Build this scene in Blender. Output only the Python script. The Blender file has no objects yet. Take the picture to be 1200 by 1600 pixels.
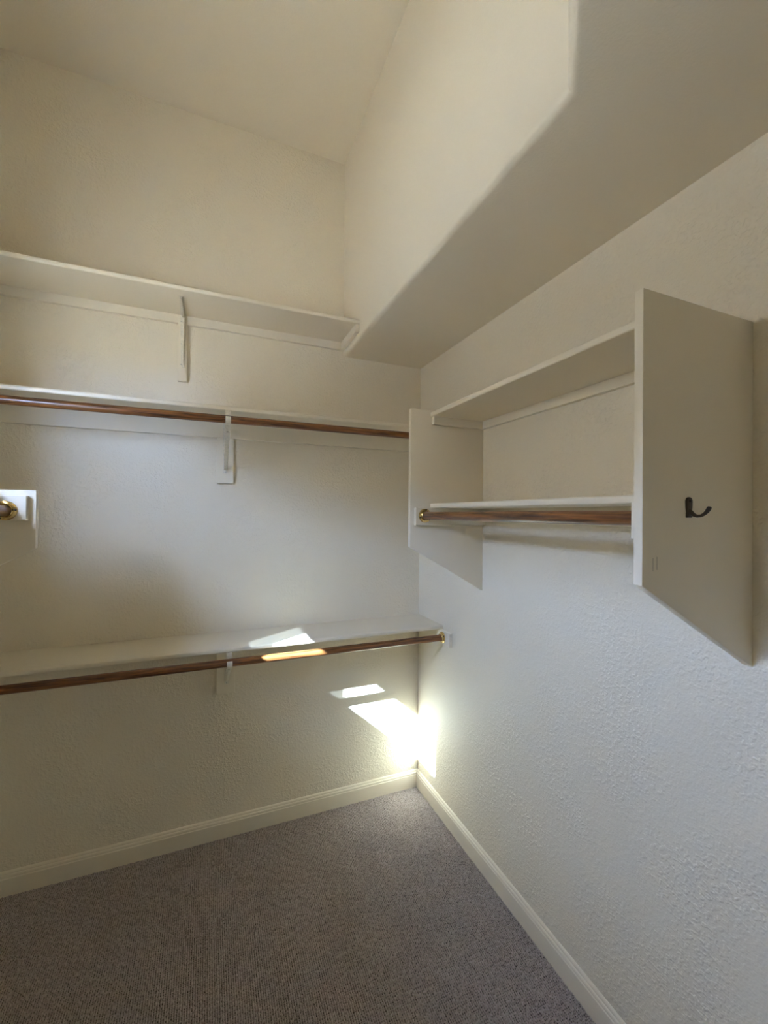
import bpy, bmesh, math, random
import numpy as np
from mathutils import Vector, Matrix

random.seed(7)
rng = np.random.default_rng(7)
SC = bpy.context.scene
COL = SC.collection

# ------------------------------------------------------------------ camera
YAW, PITCH, ROLL = math.radians(22.5378), math.radians(0.3429), math.radians(0.4816)
CAM = Vector((-1.1438, -2.2118, 1.5793))
d = Vector((math.sin(YAW) * math.cos(PITCH), math.cos(YAW) * math.cos(PITCH), math.sin(PITCH)))
r = Vector((math.cos(YAW), -math.sin(YAW), 0))
u = r.cross(d)
r2 = r * math.cos(ROLL) + u * math.sin(ROLL)
u2 = u * math.cos(ROLL) - r * math.sin(ROLL)
cam_data = bpy.data.cameras.new('camera')
cam_data.sensor_fit = 'VERTICAL'
cam_data.sensor_height = 24.0
cam_data.lens = 658.55 * 24.0 / 1600.0
cam_data.clip_start = 0.02
cam = bpy.data.objects.new('camera', cam_data)
COL.objects.link(cam)
M = Matrix.Identity(4)
for i in range(3):
    M[i][0], M[i][1], M[i][2], M[i][3] = r2[i], u2[i], -d[i], CAM[i]
cam.matrix_world = M
SC.camera = cam

# ------------------------------------------------------------------ daylight
SUN_DIR = Vector((1.5, 1.0, -1.29)).normalized()      # read off the sun patch in the corner
SUN_STRENGTH = 17.0
SKY_STRENGTH = 12.5
world = bpy.data.worlds.new('sky')
SC.world = world
world.use_nodes = True
wn = world.node_tree.nodes
wn['Background'].inputs[0].default_value = (0.41, 0.585, 1.0, 1)
wn['Background'].inputs[1].default_value = SKY_STRENGTH
sd = bpy.data.lights.new('sun', 'SUN')
sd.energy = SUN_STRENGTH
sd.angle = math.radians(0.53)
sd.color = (0.60, 0.80, 1.0)
sun = bpy.data.objects.new('sun', sd)
sun.rotation_euler = SUN_DIR.to_track_quat('-Z', 'Y').to_euler()
sun.location = (-8, -6, 8)
COL.objects.link(sun)
pd = bpy.data.lights.new('window_portal', 'AREA')      # sampling portal for the sky seen through the window
pd.shape = 'RECTANGLE'
pd.size, pd.size_y = 0.74, 0.42
pd.cycles.is_portal = True
po = bpy.data.objects.new('window_portal', pd)
po.location = (-2.118, -1.26, 2.02)
po.rotation_euler = Vector((1, 0, 0)).to_track_quat('-Z', 'Z').to_euler()
COL.objects.link(po)

vs = SC.view_settings
vs.view_transform = 'Standard'
vs.look = 'None'
vs.gamma = 1.0
vs.use_curve_mapping = False
vs.exposure = 2.85
SC.cycles.max_bounces = 7
SC.cycles.diffuse_bounces = 6
SC.cycles.glossy_bounces = 4
SC.cycles.transparent_max_bounces = 8
SC.cycles.sample_clamp_indirect = 30.0
SC.cycles.use_denoising = True
SC.cycles.adaptive_threshold = 0.02

# ------------------------------------------------------------------ measures (metres)
XL = -1.995            # left wall
YF = -3.20             # wall behind the camera
ZC = 3.4946            # high ceiling
ZS = 2.44              # dropped ceiling
XS, YS = -0.4745, -1.562
ZFLOOR = -0.0095        # floor under the pile
TH = 0.019             # board thickness


# ------------------------------------------------------------------ material helpers
def new_mat(name):
    m = bpy.data.materials.new(name)
    m.use_nodes = True
    nt = m.node_tree
    b = nt.nodes['Principled BSDF']
    return m, nt, b


def N(nt, t, **kw):
    n = nt.nodes.new(t)
    for k, v in kw.items():
        setattr(n, k, v)
    return n


def ramp(nt, src, p0, p1, c0=(0, 0, 0, 1), c1=(1, 1, 1, 1)):
    n = N(nt, 'ShaderNodeValToRGB')
    n.color_ramp.elements[0].position, n.color_ramp.elements[0].color = p0, c0
    n.color_ramp.elements[1].position, n.color_ramp.elements[1].color = p1, c1
    nt.links.new(src, n.inputs[0])
    return n.outputs[0]


def noise(nt, vec, scale, detail=2, rough=0.5, dist=0.0):
    n = N(nt, 'ShaderNodeTexNoise')
    n.inputs['Scale'].default_value = scale
    n.inputs['Detail'].default_value = detail
    n.inputs['Roughness'].default_value = rough
    n.inputs['Distortion'].default_value = dist
    nt.links.new(vec, n.inputs['Vector'])
    return n.outputs[0]


def math_n(nt, op, a, b):
    n = N(nt, 'ShaderNodeMath', operation=op)
    for i, v in enumerate((a, b)):
        if isinstance(v, (int, float)):
            n.inputs[i].default_value = v
        else:
            nt.links.new(v, n.inputs[i])
    return n.outputs[0]


def paint_wall(name='cream_wall_paint', blob_amt=1.0, strength=0.62):
    m, nt, b = new_mat(name)
    tc = N(nt, 'ShaderNodeTexCoord').outputs['Object']
    b.inputs['Base Color'].default_value = (0.805, 0.713, 0.548, 1)
    b.inputs['Roughness'].default_value = 0.55
    if blob_amt:
        blob = ramp(nt, noise(nt, tc, 78, 1, 0.6), 0.47, 0.63)
        mask = ramp(nt, noise(nt, tc, 5, 0), 0.38, 0.62, (0.35, 0.35, 0.35, 1))
        h = math_n(nt, 'ADD', math_n(nt, 'MULTIPLY', blob, mask), math_n(nt, 'MULTIPLY', noise(nt, tc, 230, 0), 0.45))
    else:
        h = noise(nt, tc, 150, 1, 0.6)
    bp = N(nt, 'ShaderNodeBump')
    bp.inputs['Strength'].default_value = strength
    bp.inputs['Distance'].default_value = 0.0017
    nt.links.new(h, bp.inputs['Height'])
    nt.links.new(bp.outputs[0], b.inputs['Normal'])
    return m


def paint_trim():
    m, nt, b = new_mat('semi_gloss_trim_paint')
    b.inputs['Base Color'].default_value = (0.825, 0.733, 0.568, 1)
    b.inputs['Roughness'].default_value = 0.38
    return m


def wood(name, axis):
    m, nt, b = new_mat(name)
    tc = N(nt, 'ShaderNodeTexCoord').outputs['Object']
    mp = N(nt, 'ShaderNodeMapping')
    s = [95.0, 95.0, 95.0]
    s[axis] = 5.0
    mp.inputs['Scale'].default_value = s
    nt.links.new(tc, mp.inputs['Vector'])
    v = mp.outputs[0]
    g = noise(nt, v, 1.0, 4, 0.62, 0.7)
    c = ramp(nt, g, 0.36, 0.66, (0.060, 0.018, 0.006, 1), (0.33, 0.130, 0.036, 1))
    nt.links.new(c, b.inputs['Base Color'])
    b.inputs['Roughness'].default_value = 0.32
    b.inputs['Coat Weight'].default_value = 0.3
    b.inputs['Coat Roughness'].default_value = 0.2
    return m


def carpet_mat():
    m, nt, b = new_mat('taupe_loop_carpet')
    tc = N(nt, 'ShaderNodeTexCoord').outputs['Object']
    c = ramp(nt, noise(nt, tc, 150, 1, 0.5), 0.25, 0.75, (0.31, 0.255, 0.226, 1), (0.56, 0.478, 0.432, 1))
    nt.links.new(c, b.inputs['Base Color'])
    b.inputs['Roughness'].default_value = 1.0
    b.inputs['Specular IOR Level'].default_value = 0.1
    return m


def simple(name, col, rough, metal=0.0):
    m, nt, b = new_mat(name)
    tc = N(nt, 'ShaderNodeTexCoord').outputs['Object']
    dark = tuple(c * 0.8 for c in col[:3]) + (1,)
    c = ramp(nt, noise(nt, tc, 90, 3, 0.6), 0.3, 0.7, dark, tuple(col[:3]) + (1,))
    nt.links.new(c, b.inputs['Base Color'])
    b.inputs['Roughness'].default_value = rough
    b.inputs['Metallic'].default_value = metal
    return m


def see_through(name, amount, col, rough=0.5, glossy=False):
    m = bpy.data.materials.new(name)
    m.use_nodes = True
    nt = m.node_tree
    for n in list(nt.nodes):
        if n.type != 'OUTPUT_MATERIAL':
            nt.nodes.remove(n)
    out = [n for n in nt.nodes if n.type == 'OUTPUT_MATERIAL'][0]
    mx = N(nt, 'ShaderNodeMixShader')
    t = N(nt, 'ShaderNodeBsdfTransparent')
    o = N(nt, 'ShaderNodeBsdfGlossy' if glossy else 'ShaderNodeBsdfDiffuse')
    o.inputs['Color'].default_value = col
    mx.inputs[0].default_value = 1 - amount
    nt.links.new(t.outputs[0], mx.inputs[1])
    nt.links.new(o.outputs[0], mx.inputs[2])
    nt.links.new(mx.outputs[0], out.inputs[0])
    return m


M_WALL = paint_wall()
M_CEIL = paint_wall('cream_ceiling_paint', 0.0, 0.3)
M_TRIM = paint_trim()
M_WOODX = wood('stained_oak_along_x', 0)
M_WOODY = wood('stained_oak_along_y', 1)
M_CARPET = carpet_mat()
M_PITSHADE = simple('dark_brown_yarn', (0.065, 0.048, 0.038), 1.0)
M_STEEL = simple('cream_painted_steel', (0.84, 0.765, 0.62), 0.4)
M_BRASS = simple('polished_brass', (0.90, 0.68, 0.30), 0.18, 1.0)
M_SCREW = simple('dark_screw', (0.05, 0.04, 0.03), 0.4, 0.6)
M_PSCREW = simple('painted_screw', (0.62, 0.59, 0.52), 0.45)
M_BRONZE = simple('oil_rubbed_bronze', (0.10, 0.078, 0.055), 0.38, 0.6)
M_SCUFF = simple('grey_scuff', (0.30, 0.27, 0.20), 0.8)
M_BOUNCEGROUND = simple('pale_concrete', (0.84, 0.655, 0.445), 0.95)
M_SKYBLOCK = simple('tan_stucco', (0.42, 0.34, 0.24), 0.95)
M_GLASS = see_through('clear_glass', 0.94, (0.9, 0.95, 1, 1), glossy=True)
M_DIMSCREEN = see_through('insect_mesh', 0.20, (0.25, 0.27, 0.28, 1))
M_VINYL = simple('white_vinyl', (0.80, 0.80, 0.80), 0.4)


# ------------------------------------------------------------------ mesh helpers
def box_bm(bm, x0, x1, y0, y1, z0, z1):
    vs_ = [bm.verts.new(c) for c in ((x0, y0, z0), (x1, y0, z0), (x1, y1, z0), (x0, y1, z0),
                                     (x0, y0, z1), (x1, y0, z1), (x1, y1, z1), (x0, y1, z1))]
    for f in ((0, 3, 2, 1), (4, 5, 6, 7), (0, 1, 5, 4), (1, 2, 6, 5), (2, 3, 7, 6), (3, 0, 4, 7)):
        bm.faces.new([vs_[i] for i in f])
    return vs_


def boxes(*bs):
    bm = bmesh.new()
    for b in bs:
        (x0, x1), (y0, y1), (z0, z1) = sorted(b[0:2]), sorted(b[2:4]), sorted(b[4:6])
        box_bm(bm, x0, x1, y0, y1, z0, z1)
    return bm


def board(x0, x1, y0, y1, z0, z1, bev=0.0018, nose=None, nose_r=0.006):
    """a board with eased edges; nose = 'y-' / 'x-' / 'x+' rounds that front edge"""
    bm = boxes((x0, x1, y0, y1, z0, z1))
    if nose:
        ax = 'xy'.index(nose[0])
        val = (min if nose[1] == '-' else max)(v.co[ax] for v in bm.verts)
        long_ = 1 - ax
        es = [e for e in bm.edges if all(abs(v.co[ax] - val) < 1e-6 for v in e.verts)
              and abs(e.verts[0].co[long_] - e.verts[1].co[long_]) > 1e-5]
        bmesh.ops.bevel(bm, geom=es, offset=nose_r, segments=4, profile=0.5, affect='EDGES')
    else:
        bmesh.ops.bevel(bm, geom=list(bm.edges), offset=bev, segments=2, profile=0.5, affect='EDGES')
    return bm


def prism(poly, axis, a0, a1, bev=0.0):
    """extrude polygon along axis; poly in the two other coords (cyclic order x,y,z)"""
    bm = bmesh.new()

    def P(p, a):
        return {0: (a, p[0], p[1]), 1: (p[0], a, p[1]), 2: (p[0], p[1], a)}[axis]
    A = [bm.verts.new(P(p, a0)) for p in poly]
    B = [bm.verts.new(P(p, a1)) for p in poly]
    n = len(poly)
    bm.faces.new(A)
    bm.faces.new(B[::-1])
    for i in range(n):
        bm.faces.new((A[i], B[i], B[(i + 1) % n], A[(i + 1) % n]))
    bmesh.ops.recalc_face_normals(bm, faces=bm.faces)
    if bev:
        bmesh.ops.bevel(bm, geom=list(bm.edges), offset=bev, segments=2, profile=0.5, affect='EDGES')
    return bm


def lathe(profile, origin, axis, seg=32, sgn=1):
    """profile: (radius, height) list, closed surface about axis"""
    bm = bmesh.new()
    o = Vector(origin)
    ax = Vector([(1 if i == axis else 0) for i in range(3)]) * sgn
    e1 = Vector([(1 if i == (axis + 1) % 3 else 0) for i in range(3)])
    e2 = ax.cross(e1)
    rings = []
    for rad, h in profile:
        if rad < 1e-6:
            rings.append([bm.verts.new(o + ax * h)])
        else:
            rings.append([bm.verts.new(o + ax * h + e1 * rad * math.cos(2 * math.pi * k / seg) + e2 * rad * math.sin(2 * math.pi * k / seg)) for k in range(seg)])
    for a, b in zip(rings, rings[1:]):
        for k in range(seg):
            k2 = (k + 1) % seg
            q = [a[k % len(a)], a[k2 % len(a)], b[k2 % len(b)], b[k % len(b)]]
            q = list(dict.fromkeys(q))
            if len(q) >= 3:
                bm.faces.new(q)
    bmesh.ops.recalc_face_normals(bm, faces=bm.faces)
    return bm


def strip(path, x, widths, t, bev=0.0006):
    """flat steel strip following a (y,z) path, width along x"""
    bm = bmesh.new()
    n = len(path)
    if isinstance(widths, (int, float)):
        widths = [widths] * n
    rings = []
    for i, (y, z) in enumerate(path):
        a = Vector(path[max(i - 1, 0)])
        b = Vector(path[min(i + 1, n - 1)])
        tg = (b - a).normalized()
        nn = Vector((-tg.y, tg.x)) * (t / 2)
        w = widths[i] / 2
        rings.append([bm.verts.new((x - w, y + nn.x, z + nn.y)), bm.verts.new((x + w, y + nn.x, z + nn.y)),
                      bm.verts.new((x + w, y - nn.x, z - nn.y)), bm.verts.new((x - w, y - nn.x, z - nn.y))])
    for a, b in zip(rings, rings[1:]):
        for k in range(4):
            bm.faces.new((a[k], a[(k + 1) % 4], b[(k + 1) % 4], b[k]))
    bm.faces.new(rings[0])
    bm.faces.new(rings[-1][::-1])
    bmesh.ops.recalc_face_normals(bm, faces=bm.faces)
    return bm


def tube(path, radii, seg=12, flat=1.0):
    """round bar along a 3D path with changing radius, closed by domed ends"""
    bm = bmesh.new()
    pts = [Vector(p) for p in path]
    n = len(pts)
    rings = []
    side = Vector((1, 0, 0))
    for i, p in enumerate(pts):
        tg = (pts[min(i + 1, n - 1)] - pts[max(i - 1, 0)]).normalized()
        e2 = tg.cross(side).normalized()
        e1 = e2.cross(tg).normalized()
        rings.append([bm.verts.new(p + e1 * radii[i] * math.cos(2 * math.pi * k / seg) + e2 * radii[i] * flat * math.sin(2 * math.pi * k / seg)) for k in range(seg)])
    for a, b in zip(rings, rings[1:]):
        for k in range(seg):
            bm.faces.new((a[k], a[(k + 1) % seg], b[(k + 1) % seg], b[k]))
    bm.faces.new(rings[0])
    bm.faces.new(rings[-1][::-1])
    bmesh.ops.recalc_face_normals(bm, faces=bm.faces)
    return bm


def obj(name, bm, mat, parent=None, smooth=False, base=None):
    me = bpy.data.meshes.new(name)
    org = Vector((0, 0, 0))
    if parent is not None:
        q = parent
        while q is not None:
            org += Vector(q.location)
            q = q.parent
    elif base is not None:
        org = Vector(base)
    if org.length:
        bmesh.ops.translate(bm, verts=bm.verts, vec=-org)
    bm.to_mesh(me)
    bm.free()
    me.materials.append(mat)
    if smooth:
        me.polygons.foreach_set('use_smooth', [True] * len(me.polygons))
        me.set_sharp_from_angle(angle=math.radians(35))
    o = bpy.data.objects.new(name, me)
    COL.objects.link(o)
    if parent is not None:
        o.parent = parent
    elif base is not None:
        o.location = base
    return o


def struct(name, bm, mat, label=None, smooth=False):
    o = obj(name, bm, mat, smooth=smooth)
    o['kind'] = 'structure'
    if label:
        o['label'] = label
    return o


def thing(name, label, cat, loc, group=None):
    o = bpy.data.objects.new(name, None)
    o.empty_display_size = 0.05
    o.location = loc
    COL.objects.link(o)
    o['label'] = label
    o['category'] = cat
    if group:
        o['group'] = group
    return o


# ------------------------------------------------------------------ room shell
W = 0.12
floor = struct('floor', boxes((XL - W, W, YF - W, W, ZFLOOR - 0.1, ZFLOOR)), M_CARPET, 'taupe loop pile carpet floor of the closet')
struct('wall_back', boxes((XL - W, W, 0, W, ZFLOOR, ZC + 0.1)), M_WALL, 'cream textured wall behind the three long shelves')
struct('wall_right', boxes((0, W, YF - W, 0, ZFLOOR, ZC + 0.1)), M_WALL, 'cream textured wall carrying the short two-shelf unit')
# left wall with a small high window
WY0, WY1, WZ0, WZ1 = -1.64, -0.885, 1.780, 2.235
struct('wall_left', boxes((XL - W, XL, YF, WY0, ZFLOOR, ZC), (XL - W, XL, WY1, 0, ZFLOOR, ZC),
                          (XL - W, XL, WY0, WY1, ZFLOOR, WZ0), (XL - W, XL, WY0, WY1, WZ1, ZC)), M_CEIL,
       'cream textured side wall with a small high window')
struct('wall_front', boxes((XL - W, 0, YF - W, YF, ZFLOOR, ZC)), M_CEIL, 'cream wall behind the viewer')
struct('ceiling', boxes((XL - W, W, YF - W, W, ZC, ZC + 0.1)), M_CEIL, 'high pale ceiling above the long shelves')
# dropped ceiling along the right wall, turning 45 degrees towards the camera, with bullnose lower edge
poly = [(0, 0), (XS, 0), (XS, YS), (XL, YS - (XS - XL)), (XL, YF), (0, YF)]
bm = prism(poly, 2, ZS, ZC)
es = []
for e in bm.edges:
    a, b = e.verts
    if abs(a.co.z - ZS) < 1e-5 and abs(b.co.z - ZS) < 1e-5:
        mid = (a.co + b.co) / 2
        if abs(mid.x - XS) < 1e-4 or (abs((a.co.x - b.co.x) - (a.co.y - b.co.y)) < 1e-3 and abs(a.co.x - b.co.x) > 0.5 and abs(a.co.y - b.co.y) > .5):
            es.append(e)
bmesh.ops.bevel(bm, geom=es, offset=0.020, segments=6, profile=0.5, affect='EDGES')
struct('ceiling_soffit', bm, M_CEIL, 'dropped box ceiling with a rounded lower edge above the right wall', smooth=True)

# baseboards, moulded top
prof = [(0, ZFLOOR), (0.014, ZFLOOR), (0.014, 0.066), (0.0118, 0.0695), (0.0118, 0.0735), (0.0128, 0.0755), (0.0112, 0.0800),
        (0.0078, 0.0825), (0.0078, 0.0858), (0.0060, 0.0900), (0.0025, 0.0928), (0, 0.0930)]


def baseboard(name, label, back):
    bm = bmesh.new()
    if back:
        A = [bm.verts.new((XL, -t, z)) for t, z in prof]
        B = [bm.verts.new((-t, -t, z)) for t, z in prof]
    else:
        A = [bm.verts.new((-t, -t, z)) for t, z in prof]
        B = [bm.verts.new((-t, YF, z)) for t, z in prof]
    n = len(prof)
    for i in range(n):
        bm.faces.new((A[i], A[(i + 1) % n], B[(i + 1) % n], B[i]))
    bm.faces.new(A)
    bm.faces.new(B[::-1])
    bmesh.ops.recalc_face_normals(bm, faces=bm.faces)
    return struct(name, bm, M_TRIM, label)


baseboard('baseboard_back', 'white moulded baseboard below the long shelves', True)
baseboard('baseboard_right', 'white moulded baseboard running toward the viewer along the right wall', False)

# window in the left wall: vinyl frame, clear pane, added screen dimming the sun along two edges
win = bpy.data.objects.new('window_1', None)
win.location = (XL, (WY0 + WY1) / 2, WZ0)
COL.objects.link(win)
win['kind'] = 'structure'
win['label'] = 'small high white-framed window in the left wall'
GX0, GX1 = -2.10, -2.06
IY0, IY1, IZ0, IZ1 = -1.60, -0.943, 1.822, 2.191
obj('window_frame', boxes((GX0, GX1, WY0, IY0, WZ0, WZ1), (GX0, GX1, IY1, WY1, WZ0, WZ1),
                          (GX0, GX1, IY0, IY1, WZ0, IZ0), (GX0, GX1, IY0, IY1, IZ1, WZ1)), M_VINYL, win)
obj('pane', boxes((-2.092, -2.088, IY0, IY1, IZ0, IZ1)), M_GLASS, win)
obj('insect_screen', boxes((-2.061, -2.0605, -1.077, IY1, IZ0, IZ1), (-2.061, -2.0605, IY0, -1.077, IZ0, 1.88)), M_DIMSCREEN, win)  # added L-shaped sheet, cut to give the sun patch its faint borders

# unseen ground, added to bounce warm light up through the window
struct('ground', boxes((-40, XL - W - 0.02, -30, 30, -0.4, -0.3)), M_BOUNCEGROUND, 'pale concrete yard outside the window')
struct('wall_neighbour', boxes((-14.3, -14.0, -18, 14, -0.3, 5.4)), M_SKYBLOCK, 'tan stucco wall of the house next door')  # added out of view; keeps low sky light from entering the window

# ------------------------------------------------------------------ carpet pile (real loops where the photo shows them)
PX, PY = 0.0074, 0.0070
x0, x1, y0, y1 = XL, -0.0135, -1.42, -0.0135
SUB = 4
nx, ny = int((x1 - x0) / PX), int((y1 - y0) / PY)
cx = (x1 - x0) / nx
cy = (y1 - y0) / ny
amp = rng.uniform(0.72, 1.0, (nx, ny))
jx = rng.uniform(-0.07, 0.07, (nx, ny))
jy = rng.uniform(-0.07, 0.07, (nx, ny))
gx = (np.arange(nx * SUB) + 0.5) / SUB
gy = (np.arange(ny * SUB) + 0.5) / SUB
U, V = np.meshgrid(gx, gy, indexing='ij')
iu, iv = U.astype(int), V.astype(int)
du = (U - iu - 0.5 + jx[iu, iv]) / 0.54
dv = (V - iv - 0.5 + jy[iu, iv]) / 0.54
hh = np.sqrt(np.clip(1 - du * du - dv * dv, 0, 1)) * amp[iu, iv]
hh += rng.uniform(-0.10, 0.10, hh.shape)
Z = ZFLOOR + 0.0006 + np.clip(hh, 0, 1.1) * 0.0095
XX, YY = x0 + U * cx, y0 + V * cy
XX += rng.uniform(-0.0004, 0.0004, XX.shape)
YY += rng.uniform(-0.0004, 0.0004, YY.shape)
co = np.stack([XX, YY, Z], -1).reshape(-1, 3).astype(np.float32)
nX, nY = nx * SUB, ny * SUB
idx = np.arange(nX * nY).reshape(nX, nY)
quads = np.stack([idx[:-1, :-1], idx[1:, :-1], idx[1:, 1:], idx[:-1, 1:]], -1).reshape(-1, 4)
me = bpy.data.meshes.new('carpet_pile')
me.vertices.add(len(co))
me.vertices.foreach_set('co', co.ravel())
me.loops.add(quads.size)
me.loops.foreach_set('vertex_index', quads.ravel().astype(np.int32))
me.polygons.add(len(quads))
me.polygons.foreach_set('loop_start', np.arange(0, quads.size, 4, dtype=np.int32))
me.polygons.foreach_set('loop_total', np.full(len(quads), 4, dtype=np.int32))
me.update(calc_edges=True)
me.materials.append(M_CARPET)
me.materials.append(M_PITSHADE)                        # shade in the pits between loops, painted as dark faces
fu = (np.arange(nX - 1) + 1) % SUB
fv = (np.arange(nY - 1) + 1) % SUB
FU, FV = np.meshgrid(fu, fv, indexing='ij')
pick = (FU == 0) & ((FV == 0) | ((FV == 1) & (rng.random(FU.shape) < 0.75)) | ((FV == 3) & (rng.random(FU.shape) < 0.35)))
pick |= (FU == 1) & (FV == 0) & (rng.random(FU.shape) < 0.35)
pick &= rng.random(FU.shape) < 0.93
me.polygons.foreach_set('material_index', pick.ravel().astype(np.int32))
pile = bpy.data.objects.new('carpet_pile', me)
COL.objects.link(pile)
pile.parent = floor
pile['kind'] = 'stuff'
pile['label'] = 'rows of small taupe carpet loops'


# ------------------------------------------------------------------ shared part makers
def screw(parent, c, axis, sgn, mat=M_SCREW, rad=0.0035):
    return obj('screw', lathe([(0, 0.0016), (rad * 0.6, 0.0014), (rad, 0.0004), (rad, -0.001), (0, -0.001)], c, axis, 10, sgn), mat, parent, smooth=True)


def socket(parent, c, axis, sgn, a0=0.5):
    """brass closet-pole socket screwed to a cleat; c on the cleat face, sgn = way it faces"""
    s = obj('socket', lathe([(0.0, 0.0005), (0.0180, 0.0005), (0.0180, 0.0125), (0.0195, 0.0138), (0.0208, 0.0125), (0.0214, 0.0045),
                             (0.0270, 0.0034), (0.0290, 0.0020), (0.0292, 0.0), (0.0, 0.0)], c, axis, 40, sgn), M_BRASS, parent, smooth=True)
    s['label'] = 'polished brass pole socket'
    ax = Vector([(1 if i == axis else 0) for i in range(3)]) * sgn
    e1 = Vector([(1 if i == (axis + 1) % 3 else 0) for i in range(3)])
    e2 = ax.cross(e1)
    for k in range(3):
        a = a0 + k * 2 * math.pi / 3
        screw(s, Vector(c) + ax * 0.0035 + e1 * 0.0247 * math.cos(a) + e2 * 0.0247 * math.sin(a), axis, sgn)
    return s


RR = 0.0165


def pole(parent, a, b, axis, mat):
    prof_ = [(0, 0), (RR - 0.001, 0), (RR, 0.001)]
    L = b - a[axis]
    prof_ += [(RR, L * k / 8) for k in range(1, 8)]
    prof_ += [(RR, L - 0.001), (RR - 0.001, L), (0, L)]
    o = obj('pole', lathe(prof_, a, axis, 40, 1), mat, parent, smooth=True)
    o['label'] = 'brown stained wooden pole'
    return o


def long_shelf(name, label, z_under, depth, xr, cleat_h, gap=None, end=None):
    t = thing(name, label, 'shelf', (-1.0, 0, z_under))
    obj('shelf_board', board(XL, xr, -depth, 0, z_under, z_under + TH, nose='y-', nose_r=0.0055), M_TRIM, t, smooth=True)
    x0_ = XL
    spans = [(XL, xr)] if gap is None else [(XL, gap[0]), (gap[1], xr)]
    for s0, s1 in spans:
        obj('back_cleat', board(s0, s1, -TH, 0, z_under - cleat_h, z_under, bev=0.0012), M_TRIM, t)
    if end:
        obj('end_cleat', board(xr - TH, xr, -end, -TH, z_under - cleat_h, z_under, bev=0.0025), M_TRIM, t)
    return t


# ------------------------------------------------------------------ top shelf
TB0, TB1 = -1.287, -1.247
long_shelf('wall_shelf', 'highest long white shelf, ending against the dropped ceiling box', 2.509, 0.270, XS, 0.040, (TB0, TB1), 0.262)
t = thing('shelf_bracket', 'slim white angle bracket under the highest shelf', 'bracket', (-1.267, 0, 2.198))
obj('backing_board', board(TB0, TB1, -TH, 0, 2.198, 2.509, bev=0.0015), M_TRIM, t)
XB = -1.2645
wp = [(-TH - 0.0012, 2.506), (-TH - 0.0012, 2.42), (-TH - 0.0012, 2.33), (-TH - 0.0012, 2.262)]
wa = obj('wall_arm', strip(wp, XB, [0.026, 0.023, 0.018, 0.013], 0.0024), M_STEEL, t)
obj('rib', strip([(-TH - 0.010, 2.497), (-TH - 0.008, 2.42), (-TH - 0.0055, 2.33), (-TH - 0.003, 2.268)], XB, [0.010, 0.0085, 0.007, 0.005], 0.014), M_STEEL, wa)
sp = [(-TH, 2.5078 - 0.0004), (-0.08, 2.5074), (-0.15, 2.5074), (-0.212, 2.5074)]
sa = obj('shelf_arm', strip(sp, XB, [0.026, 0.023, 0.018, 0.013], 0.0024), M_STEEL, t)
obj('rib', strip([(-TH - 0.006, 2.497), (-0.08, 2.500), (-0.15, 2.503), (-0.206, 2.505)], XB, [0.010, 0.0085, 0.007, 0.005], 0.012), M_STEEL, sa)
for z in (2.478, 2.372, 2.276):
    screw(wa, (XB - 0.0075 * (1 if z < 2.4 else 1.2), -TH - 0.0024, z), 1, -1, M_PSCREW, 0.003)


# ------------------------------------------------------------------ rod brackets
def rod_bracket(label, xb, b0, b1, zb, zu, cleat_b, yr, zr, zfoot):
    t = thing('rod_bracket', label, 'bracket', ((b0 + b1) / 2, 0, zb), 'shelf and rod brackets')
    obj('backing_board', board(b0, b1, -TH, 0, zb, cleat_b, bev=0.0016), M_TRIM, t)
    Y = -TH - 0.0015
    wa = obj('wall_arm', strip([(Y, zu - 0.003), (Y, (zu + zfoot) / 2), (Y, zfoot - 0.018)], xb, [0.024, 0.022, 0.019], 0.0026), M_STEEL, t)
    for z in (zu - 0.045, (zu + zfoot) / 2 - 0.02, zfoot - 0.010):
        screw(wa, (xb, -TH - 0.0028, z), 1, -1, M_PSCREW, 0.003)
    # arm under the shelf, folded down behind the pole and cupping it
    ro = RR + 0.0018
    arm = [(Y, zu - 0.0016), (-0.12, zu - 0.0016), (-0.22, zu - 0.0016)]
    obj('shelf_arm', strip(arm + [(yr + ro + 0.004, zu - 0.0016)], xb, 0.022, 0.0026), M_STEEL, t)
    path = [(yr + ro + 0.004, zu - 0.002), (yr + ro + 0.001, zu - 0.008)]
    for k in range(19):
        a = math.radians(20 - k * 235 / 18.0)
        path.append((yr + ro * math.cos(a), zr + ro * math.sin(a)))
    obj('rod_hook', strip(path, xb, 0.0215, 0.0028), M_STEEL, t, smooth=True)
    # brace, slightly bowed
    p0, p1 = Vector((Y - 0.002, zfoot)), Vector((yr + 0.006, zr - ro - 0.0015))
    pts, ws = [], []
    for k in range(9):
        s = k / 8.0
        p = p0.lerp(p1, s)
        bow = 0.012 * math.sin(math.pi * s)
        pts.append((p.x + bow * 0.6, p.y - bow * 0.8 * -0.2))
        ws.append(0.016 + 0.006 * s)
    br = obj('brace', strip(pts, xb, ws, 0.004), M_STEEL, t, smooth=True)
    obj('rib', strip([(a - 0.003, b - 0.005) for a, b in pts[1:-1]], xb, [w * 0.42 for w in ws[1:-1]], 0.007), M_STEEL, br, smooth=True)
    return t


# ------------------------------------------------------------------ middle shelf and rod
YR = -0.306
long_shelf('wall_shelf', 'middle long white shelf above a brown rod, cut off by the short unit', 2.0215, 0.280, 0.0, 0.077)
obj_end = None
t = thing('hanging_rod', 'brown wooden closet rod under the middle long shelf', 'closet rod', (-1.0, YR, 1.977), 'wooden closet rods')
pole(t, (XL + TH + 0.001, YR, 1.977), -TH - 0.001, 0, M_WOODX)
socket(t, (-TH, YR, 1.977), 0, -1)
rod_bracket('white steel bracket holding the rod under the middle shelf', -1.073, -1.112, -1.035, 1.724, 2.0215, 1.9445, YR, 1.977, 1.79)

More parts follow.
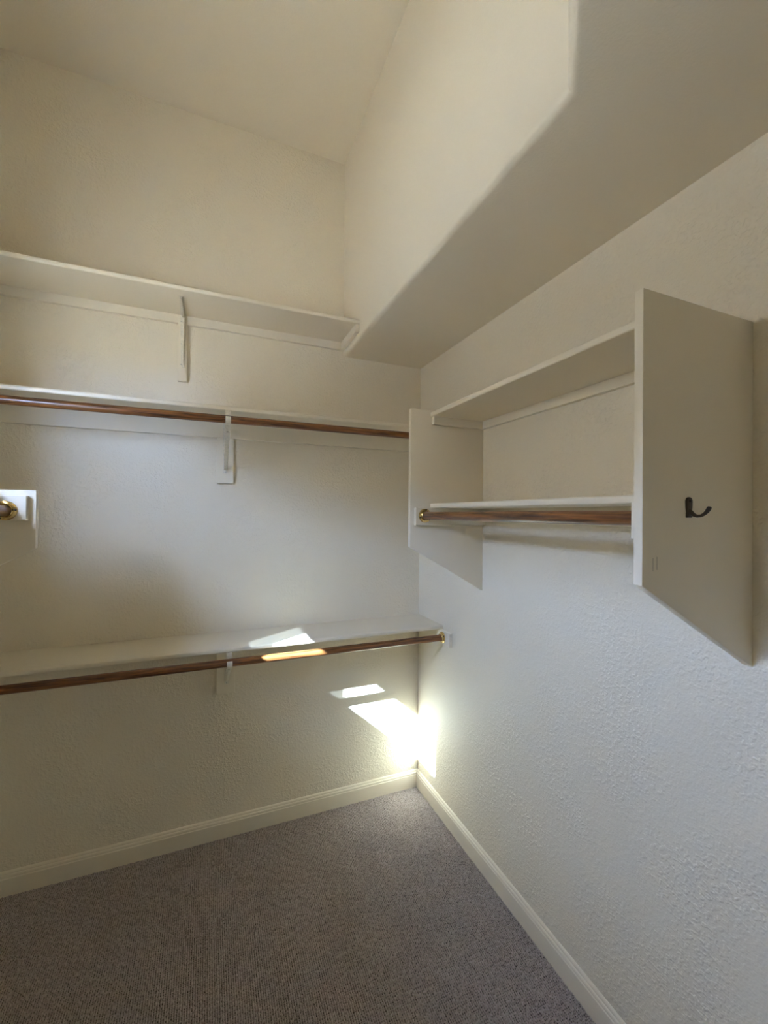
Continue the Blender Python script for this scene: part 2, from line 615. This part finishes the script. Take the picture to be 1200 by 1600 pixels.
# ------------------------------------------------------------------ lower shelf and rod
long_shelf('wall_shelf', 'lowest long white shelf, with a patch of sunlight on it', 0.979, 0.280, 0.0, 0.075)
lo = [o for o in bpy.data.objects if o.name.startswith('wall_shelf') and o.type == 'EMPTY'][-1]
obj('end_cleat', board(-TH, 0, -0.372, -TH, 0.908, 0.979, bev=0.003), M_TRIM, lo)
mid_shelf = [o for o in bpy.data.objects if o.name.startswith('wall_shelf') and o.type == 'EMPTY'][-2]
obj('end_cleat', board(-TH, 0, -0.372, -TH, 1.9445, 2.0215, bev=0.003), M_TRIM, mid_shelf)
t = thing('hanging_rod', 'brown wooden closet rod under the lowest shelf, partly in sunlight', 'closet rod', (-1.0, YR, 0.944), 'wooden closet rods')
pole(t, (XL + TH + 0.001, YR, 0.944), -TH - 0.001, 0, M_WOODX)
socket(t, (-TH, YR, 0.944), 0, -1, 1.57)
rod_bracket('white steel bracket holding the rod under the lowest shelf', -1.057, -1.103, -1.019, 0.700, 0.979, 0.904, YR, 0.944, 0.765)


# ------------------------------------------------------------------ side units (right wall and its mirror on the left wall)
def side_unit(label, right, y_far, y_near, z_top, z_bf, z_bb, depth, z_low, z_up):
    wx = 0.0 if right else XL
    s = -1 if right else 1
    X = lambda dd: wx + s * dd
    nose = 'x-' if right else 'x+'
    t = thing('shelf_unit', label, 'shelf unit', (wx, (y_far + y_near) / 2, z_bb))
    for k, (ya, yb) in enumerate(((y_far, y_far + TH), (y_near, y_near + TH))):
        pts = [(X(0), z_top), (X(depth), z_top), (X(depth), z_bf), (X(0), z_bb)]
        o = obj('side_panel', prism(pts, 1, ya, yb, 0.0022), M_TRIM, t, smooth=True)
        # cleat for the pole
        yc = (ya - TH, ya) if k == 0 else (yb, yb + TH)
        obj('rod_cleat', board(X(0.0), X(depth - 0.018), yc[0], yc[1], z_low - 0.0745, z_low, bev=0.002), M_TRIM, t)
        if z_up:
            obj('shelf_cleat', board(X(0.0), X(0.266), yc[0], yc[1], z_up - 0.034, z_up, bev=0.0015), M_TRIM, t)
    ya, yb = y_near + TH, y_far
    obj('shelf_board', board(X(0), X(0.270), ya, yb, z_low, z_low + TH, nose=nose, nose_r=0.004), M_TRIM, t, smooth=True)
    obj('back_cleat', board(X(0), X(TH), ya + TH, yb - TH, z_low - 0.060, z_low, bev=0.0012), M_TRIM, t)
    if z_up:
        obj('shelf_board', board(X(0), X(0.272), ya, yb, z_up, z_up + TH, nose=nose, nose_r=0.004), M_TRIM, t, smooth=True)
        obj('back_cleat', board(X(0), X(TH), ya + TH, yb - TH, z_up - 0.034, z_up, bev=0.0012), M_TRIM, t)
    return t


YP1, YP2 = -0.623, -1.6477
unit = side_unit('short white two-shelf unit with angled side panels on the right wall', True, YP1, YP2, 2.0266, 1.444, 1.2388, 0.3658, 1.609, 1.999)
for dx, z0, z1 in ((0.030, 1.472, 1.498), (0.042, 1.474, 1.500)):
    obj('scuff_mark', boxes((-0.3658 + dx, -0.3658 + dx + 0.0009, YP2 - 0.0002, YP2 + 0.0003, z0, z1)), M_SCUFF, unit)
t = thing('hanging_rod', 'short brown wooden rod between the two angled side panels', 'closet rod', (-0.306, -1.13, 1.576), 'wooden closet rods')
pole(t, (-0.306, YP2 + 2 * TH + 0.001, 1.576), YP1 - TH - 0.001, 1, M_WOODY)
socket(t, (-0.306, YP1 - TH, 1.576), 1, -1, 1.9)
socket(t, (-0.306, YP2 + 2 * TH, 1.576), 1, 1, 0.4)

side_unit('white angled side panel with rod cleat, cut off at the left picture edge', False, YP1, YP2, 1.644, 1.467, 1.262, 0.3655, 1.627, None)
t = thing('hanging_rod', 'brown rod end in a brass socket at the left picture edge', 'closet rod', (-1.697, -1.13, 1.5815), 'wooden closet rods')
pole(t, (-1.697, YP2 + 2 * TH + 0.001, 1.5815), YP1 - TH - 0.001, 1, M_WOODY)
socket(t, (-1.697, YP1 - TH, 1.5815), 1, -1, 0.62)
socket(t, (-1.697, YP2 + 2 * TH, 1.5815), 1, 1, 0.4)

# ------------------------------------------------------------------ bronze coat hook on the near side panel
HX, HY = -0.229, YP2
t = thing('coat_hook', 'small dark bronze single hook screwed to the near side panel', 'hook', (HX, HY, 1.578))
bm = bmesh.new()
outline = []
for k in range(17):
    a = math.pi * k / 16
    outline.append((HX + 0.0092 * math.cos(a), 1.6115 + 0.0092 * math.sin(a)))
outline += [(HX - 0.0088, 1.600), (HX - 0.0070, 1.590), (HX - 0.0078, 1.581), (HX - 0.0070, 1.578), (HX + 0.0070, 1.578), (HX + 0.0078, 1.581), (HX + 0.0070, 1.590), (HX + 0.0088, 1.600)]
bm = prism(outline, 1, HY - 0.0045, HY)
es = [e for e in bm.edges if all(abs(v.co.y - (HY - 0.0045)) < 1e-6 for v in e.verts)]
bmesh.ops.bevel(bm, geom=es, offset=0.002, segments=3, profile=0.5, affect='EDGES')
pl = obj('back_plate', bm, M_BRONZE, t, smooth=True)
screw(pl, (HX, HY - 0.0045, 1.6125), 1, -1, M_SCREW, 0.0034)
path, rad = [], []
for yy, zz, rr in ((0.002, 1.5935, 0.0052), (0.007, 1.588, 0.0052), (0.012, 1.5835, 0.0046), (0.018, 1.5815, 0.0040), (0.025, 1.5822, 0.0038), (0.031, 1.5855, 0.0040), (0.036, 1.5905, 0.0046), (0.039, 1.5955, 0.0050), (0.0405, 1.5990, 0.0046), (0.041, 1.6005, 0.0028)):
    path.append((HX, HY - yy, zz))
    rad.append(rr)
obj('hook_arm', tube(path, rad, 14, 0.8), M_BRONZE, t, smooth=True)
